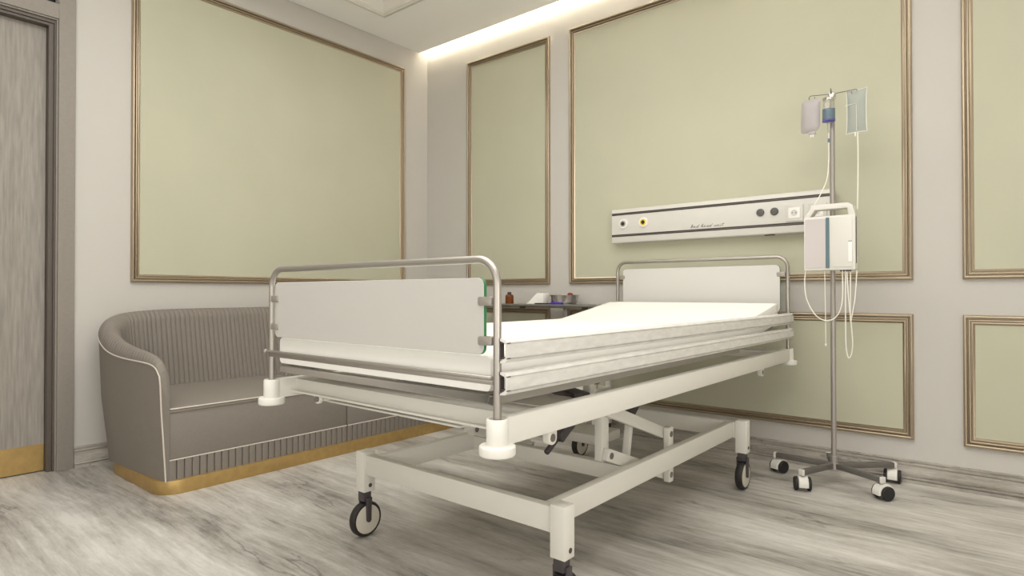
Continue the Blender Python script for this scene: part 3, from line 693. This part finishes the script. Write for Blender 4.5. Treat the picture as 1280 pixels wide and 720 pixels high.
ZT = [(0.0, 0.555), (0.03, 0.604), (0.09, 0.628), (0.30, 0.650), (0.45, 0.675), (0.57, 0.712), (0.66, 0.752), (0.75, 0.782), (0.88, 0.803), (1.05, 0.813), (1.3, 0.815)]
TK = [(0.0, 0.046), (0.20, 0.055), (0.5, 0.080), (0.8, 0.120), (1.1, 0.135), (1.4, 0.135)]
LEAN = [(0.0, 0.0), (0.5, 0.01), (1.0, 0.06), (1.3, 0.08)]
outer, roll, pipe = [], [], []
PHS = (0.0, 0.05, 0.14, 0.32, 0.5, 0.68, 0.85, 0.93)
NR = 16
for i in range(NS + 1):
    s_ = TOT * (i // 8 + PHS[i % 8]) / NPL; p, t = at_s(s_); sd = min(s_, TOT - s_)
    nrm = Vector((-t.y, t.x, 0))                       # inward normal
    if nrm.dot(Vector((0.45, YM, 0)) - p) < 0: nrm = -nrm
    def sm(tab):                                       # smoothed look-up, sharp only at the arm fronts
        h_ = min(0.06, sd * 0.6)
        return sum(interp(tab, sd + h_ * q_) for q_ in (-1, -0.5, 0, 0.5, 1)) / 5
    zp, zt, tk, ln_ = sm(ZP), sm(ZT), sm(TK), sm(LEAN)
    def Q(o_, z): q = p + nrm * o_; return (q.x - OX, q.y - OY, z)
    inn = 0.030 + 0.02 * interp([(0.0, 0.0), (0.6, 1.0), (1.0, 0.6)], sd)
    outer.append([Q(inn, 0.062), Q(inn * 0.8, 0.16), Q(inn * 0.3, 0.38), Q(0.004, zp - 0.04), Q(0.0, zp)])
    pipe.append(Vector(Q(0.0, zp)))
    ph = PHS[i % 8]; groove = (1 - math.sin(PI * ph)) ** 4
    amp = 0.0060
    prof = []
    for j in range(NR + 1):                            # roll over the top
        a = PI - PI * j / NR
        oo = tk / 2 + tk / 2 * math.cos(a)
        zz = (zp + (zt - zp) * math.sin(a)) if a > PI / 2 else (zt - 0.06 + 0.06 * math.sin(a))
        prof.append([oo, zz])
    base_o = prof[-1][0]; z0_ = prof[-1][1]
    for j in range(1, 7):
        f = j / 6; prof.append([base_o + ln_ * f, z0_ + (0.36 - z0_) * f])
    disp = []
    for j, (oo, zz) in enumerate(prof):
        a_, b_ = prof[max(0, j - 1)], prof[min(len(prof) - 1, j + 1)]
        dx, dz = b_[0] - a_[0], b_[1] - a_[1]; l_ = math.hypot(dx, dz) or 1
        nx, nz = -dz / l_, dx / l_                     # outward side of the profile
        fade = min(1.0, j / 4.0) * min(1.0, sd / 0.08)
        disp.append(Q(oo - nx * amp * groove * fade * -1 * -1, zz - nz * amp * groove * fade))
    roll.append(disp)
m = MB(); m.grid(outer)
m.build('outer_shell', 'fabric', so, smooth=60)
m = MB(); m.grid(roll)
nb = len(roll[0]) - 1
for i in range(NS):
    if i % 8 == 7:                                      # pale stitched seam beside each groove
        for j in range(2, nb): m.m[i * nb + j] = 1
for e_, ri in ((0, roll[0]), (1, roll[-1])):           # rounded closing strip at the arm fronts
    oc = outer[0] if e_ == 0 else outer[-1]
    loop = list(ri) + [(ri[-1][0], ri[-1][1], 0.062)] + list(oc[:-1])
    o0 = len(m.v); m.v += loop; m.f.append(tuple(range(o0, o0 + len(loop)))); m.m.append(0)
m.build('backrest', ['fabric', 'seam'], so, smooth=75, label='vertically ribbed curved back and arms')
for oc, sl in ((outer[0], 1), (outer[-1], -1)):
    pass
front_l = [Vector((q[0] + 0.001, q[1], q[2])) for q in outer[0]]; front_r = [Vector((q[0] + 0.001, q[1], q[2])) for q in outer[-1]]
pl = list(front_l[:-1]) + [p for p in pipe[::2]] + list(reversed(front_r[:-1]))
MB().tube(pl, 0.0035, 8).build('piping', 'piping', so, label='pale piping')
# brass plinth
def prism_path(front_x, inset, r):
    pts = []
    y0, y1 = YL + inset, YR - inset
    for cx, cy, a0 in ((front_x - r, y1 - r, 0), (0.30, y1 - 0.20, 90), (0.30, y0 + 0.20, 180), (front_x - r, y0 + r, 270)):
        rr = r if cx > 0.5 else 0.20
        for i in range(9):
            a = math.radians(a0 + 90 * i / 8); pts.append((cx + rr * math.cos(a) - OX, cy + rr * math.sin(a) - OY))
    return pts
m = MB(); m.slab(prism_path(0.855, 0.012, 0.10), 'z', 0.0, 0.062); m.build('plinth', 'brass', so, bevel=0.002, smooth=30, label='brass plinth')
# seats, front panels and ribbed skirts
SPL = -1.375
for ya, yb in ((-2.318, SPL - 0.0015), (SPL + 0.0015, -0.492)):
    a0, b0 = ya - OY, yb - OY
    m = MB(); rows = []
    for i in range(15):
        fx = i / 14; x = 0.14 + (0.832 - 0.14) * fx; row = []
        for j in range(21):
            fy = j / 20; y = a0 + (b0 - a0) * fy
            dome = 0.022 * (1 - abs(2 * fy - 1) ** 4) * (1 - fx ** 6)
            edge = -0.010 * (1 if i == 14 else 0) - 0.006 * (1 if j in (0, 20) else 0)
            row.append((x - OX, y, 0.384 + dome + edge * 0.6))
        rows.append(row)
    for z_, xx in ((0.372, 0.836), (0.366, 0.836)):
        rows.append([(xx - OX, r[1], z_) for r in rows[0]])
    rows.append([(0.30 - OX, r[1], 0.366) for r in rows[0]])
    m.grid(rows); m.build('seat_cushion', 'fabric', so, smooth=60)
    MB().tube([(0.8345 - OX, a0 + 0.004 + (b0 - a0 - 0.008) * j / 10, 0.381) for j in range(11)], 0.0035, 8).build('piping', 'piping', so, label='pale piping')
    MB().box(0.60 - OX, 0.832 - OX, a0 + 0.001, b0 - 0.001, 0.152, 0.374).build('front_panel', 'fabric', so, bevel=0.006)
    MB().tube([(0.834 - OX, a0 + 0.003 + (b0 - a0 - 0.006) * j / 10, 0.152) for j in range(11)], 0.003, 8).build('piping', 'piping', so, label='pale piping')
    m = MB(); rows = []; npl = int((b0 - a0) / 0.0335)
    for j in range(npl):                               # folded pleats of the skirt
        y0 = a0 + (b0 - a0) * j / npl; y1 = a0 + (b0 - a0) * (j + 1) / npl
        for f, dx in ((0.0, -0.010), (0.06, 0.002), (0.5, 0.003), (0.90, 0.0), (0.985, -0.004)):
            y = y0 + (y1 - y0) * f
            rows.append([(0.834 + dx - OX, y, z) for z in (0.060, 0.151)])
    m.grid(rows); m.build('pleated_skirt', 'fabric', so, smooth=25, label='pleated skirt')

# ------------------------------------------------------------------ instrument trolley behind the bed
tr = thing('instrument_trolley', 'low steel instrument trolley behind the bed by the wall', 'trolley', (1.36, -0.145, 0))
tx0, tx1, ty0, ty1 = 0.78 - 1.36, 1.80 - 1.36, -0.105, 0.105
tt_ = MB(); tt_.slab(rrect(tx0, tx1, ty0, ty1, 0.012, 4), 'z', 0.815, 0.829); tt_.build('table_top', 'tray', tr, bevel=0.003)
m = MB(); m.box(tx0 + 0.03, tx1 - 0.03, ty0 + 0.06, ty1 - 0.06, 0.803, 0.8155); m.build('under_rail', 'tray', tr, bevel=0.002)
for cx in (1.205 - 1.36, 1.700 - 1.36):
    MB().box(cx - 0.020, cx + 0.020, ty0 - 0.002, ty0 + 0.012, 0.800, 0.8125).build('clip', 'black', tr, bevel=0.001, label='black clip')
MB().box(0.118, 0.152, -0.02, 0.02, 0.30, 0.806).build('upright', 'steel', tr, bevel=0.003)
m = MB(); m.slab(rrect(tx0 + 0.02, tx1 - 0.02, ty0 + 0.01, ty1 - 0.01, 0.01, 4), 'z', 0.295, 0.309); m.build('lower_shelf', 'plastic', tr, bevel=0.003)
for lx in (tx0 + 0.03, tx1 - 0.04):
    for ly in (ty0 + 0.022, ty1 - 0.022):
        MB().box(lx - 0.015, lx + 0.015, ly - 0.015, ly + 0.015, 0.075, 0.806).build('leg', 'plastic', tr, bevel=0.003)
        ck = MB(); ck.box(lx - 0.012, lx + 0.012, ly - 0.010, ly + 0.010, 0.052, 0.078); ck = ck.build('caster_fork', 'fork', tr, bevel=0.001)
        MB().lathe([(0.014, -0.009), (0.024, -0.009), (0.026, 0.0), (0.024, 0.009), (0.014, 0.009)], (lx, ly, 0.026), 'x', 24).build('tire', 'black', ck)
        MB().lathe([(0.0, -0.010), (0.0145, -0.010), (0.0145, 0.010), (0.0, 0.010)], (lx, ly, 0.026), 'x', 24).build('wheel_disc', 'hub', ck)
ZT_ = 0.829
bo = thing('medicine_bottle', 'small brown medicine bottle on the trolley top', 'bottle', (1.045, -0.19, ZT_))
MB().lathe([(0.0, 0.0), (0.027, 0.0), (0.029, 0.003), (0.029, 0.054), (0.024, 0.061), (0.013, 0.064), (0.013, 0.068), (0.0, 0.068)], n=28).build('bottle_body', 'amber', bo)
MB().lathe([(0.0, 0.066), (0.0145, 0.066), (0.0145, 0.078), (0.012, 0.080), (0.0, 0.080)], n=24).build('cap', 'fork', bo, label='dark cap')
wb = thing('dispenser', 'white wedge-shaped dispenser with sloping side on the trolley top', 'dispenser', (1.278, -0.16, ZT_))
ol = [(-0.085, 0.0), (0.062, 0.0), (0.062, 0.071), (0.012, 0.073), (0.0, 0.066), (-0.055, 0.018)]
m = MB(); m.slab(ol, 'y', -0.035, 0.035); m.build('dispenser_body', 'white', wb, bevel=0.003)
m = MB(); m.cyl((0.020, 0, 0.072), (0.020, 0, 0.080), 0.006, n=12); m.cyl((0.042, 0, 0.070), (0.042, 0, 0.080), 0.004, n=12); m.build('nozzle', 'greyring', wb)
ba = thing('steel_basin', 'flared polished steel basin on the trolley top', 'basin', (1.478, -0.15, ZT_))
MB().lathe([(0.0, 0.0), (0.075, 0.0), (0.088, 0.012), (0.096, 0.050), (0.101, 0.0605), (0.099, 0.061), (0.094, 0.050), (0.086, 0.014), (0.073, 0.003), (0.0, 0.003)], n=48).build('bowl', 'basin', ba)
rd = thing('red_capped_vial', 'small red-capped vial standing up inside the steel basin', 'vial', (1.525, -0.15, ZT_ + 0.003))
MB().lathe([(0.0, 0.0), (0.016, 0.0), (0.016, 0.056), (0.0, 0.056)], n=20).build('vial_body', 'glass', rd)
MB().lathe([(0.0, 0.055), (0.018, 0.055), (0.018, 0.064), (0.010, 0.071), (0.0, 0.072)], n=20).build('cap', 'red', rd, label='dark red cap')
bt = MB().slab(rrect(1.305, 1.415, -0.247, -0.205, 0.006, 3), 'z', ZT_, ZT_ + 0.007).build('black_tray', 'black', None, bevel=0.001)
tag(bt, 'flat black tray lying at the front edge of the trolley top', 'tray')
vp = MB(); vp.slab(rrect(1.418, 1.52, -0.245, -0.215, 0.006, 3), 'z', ZT_, ZT_ + 0.010); vp.box(1.44, 1.50, -0.238, -0.222, ZT_ + 0.009, ZT_ + 0.014)
tag(vp.build('violet_case', 'purple', None, bevel=0.002), 'violet plastic case lying in front of the steel basin', 'case')

# ------------------------------------------------------------------ lights
def area(name, loc, rot, sx, sy, power, color):
    d = bpy.data.lights.new(name, 'AREA'); d.shape = 'RECTANGLE'; d.size = sx; d.size_y = sy; d.energy = power; d.color = color
    o = bpy.data.objects.new(name, d); COL.objects.link(o); o.location = loc; o.rotation_euler = rot; return o
tl = area('tray_light', (2.7, -2.62, 3.045), (0, 0, 0), 3.4, 2.9, 70, (1.0, 0.985, 0.95)); tl.data.spread = math.radians(170)
def window(nm, a0, a1, z0, z1, f):  # unseen windows, made up to frame the two added fill lights
    m = MB()
    def bx(p0, p1, q0, q1, d0, d1):
        c0, c1 = f(p0, q0, d0), f(p1, q1, d1)
        m.box(*[v for pr in zip([min(x, y) for x, y in zip(c0, c1)], [max(x, y) for x, y in zip(c0, c1)]) for v in pr])
    for p0, p1, q0, q1 in ((a0 - 0.07, a0, z0 - 0.07, z1 + 0.07), (a1, a1 + 0.07, z0 - 0.07, z1 + 0.07), (a0, a1, z0 - 0.07, z0), (a0, a1, z1, z1 + 0.07), ((a0 + a1) / 2 - 0.03, (a0 + a1) / 2 + 0.03, z0, z1)):
        bx(p0, p1, q0, q1, 0.0, 0.06)
    w_ = m.build(nm, 'ceil_trim', kind='structure', bevel=0.004)
    m = MB(); bx(a0, a1, z0, z1, 0.002, 0.012); m.build('pane', 'ring', w_, smooth=0)
window('added_window_2', -4.5, -2.5, 0.40, 2.30, lambda a, z, d: (RX - d, a, z))
window('added_window_3', 2.0, 4.4, 0.40, 2.30, lambda a, z, d: (a, RY + d, z))
area('added_fill_light', (RX - 0.05, -3.5, 1.35), (PI / 2 + 0.6, 0, PI / 2), 2.0, 1.9, 44, (1.0, 0.985, 0.95))  # added fill light at the invented right-wall window, tilted up to lift the ceiling
area('added_fill_light', (3.2, RY + 0.05, 1.35), (PI / 2 + 0.6, 0, 0), 2.4, 1.9, 24, (1.0, 0.985, 0.95))  # second added fill light, on the unseen wall behind the camera
wd = bpy.data.worlds.new('World'); SC.world = wd; wd.use_nodes = True
wd.node_tree.nodes['Background'].inputs['Color'].default_value = (1.0, 0.95, 0.88, 1)
wd.node_tree.nodes['Background'].inputs['Strength'].default_value = 0.05

# ------------------------------------------------------------------ camera
S = 0.9 / 1.15
cd = bpy.data.cameras.new('camera'); cam = bpy.data.objects.new('camera', cd); COL.objects.link(cam)
yaw, pitch, rollc, f = 0.68815, 0.0088187, -0.00052725, 757.1194
fw = Vector((-math.sin(yaw) * math.cos(pitch), math.cos(yaw) * math.cos(pitch), math.sin(pitch)))
rt = fw.cross(Vector((0, 0, 1))).normalized(); up = rt.cross(fw)
r2 = rt * math.cos(rollc) + up * math.sin(rollc); u2 = -rt * math.sin(rollc) + up * math.cos(rollc)
mtx = Matrix((r2, u2, -fw)).transposed().to_4x4()
mtx.translation = Vector((4.7778 * S, -4.3936 * S, 0.9))
cam.matrix_world = mtx
cd.sensor_fit = 'HORIZONTAL'; cd.sensor_width = 36; cd.lens = 36 * f / 1280; cd.clip_start = 0.02
SC.camera = cam
vs = SC.view_settings
SC.display_settings.display_device = 'sRGB'
vs.view_transform = 'Standard'; vs.look = 'None'; vs.gamma = 1; vs.use_curve_mapping = False; vs.exposure = 0.33
SC.cycles.use_denoising = True
SC.cycles.max_bounces = 10; SC.cycles.diffuse_bounces = 6; SC.cycles.transparent_max_bounces = 12
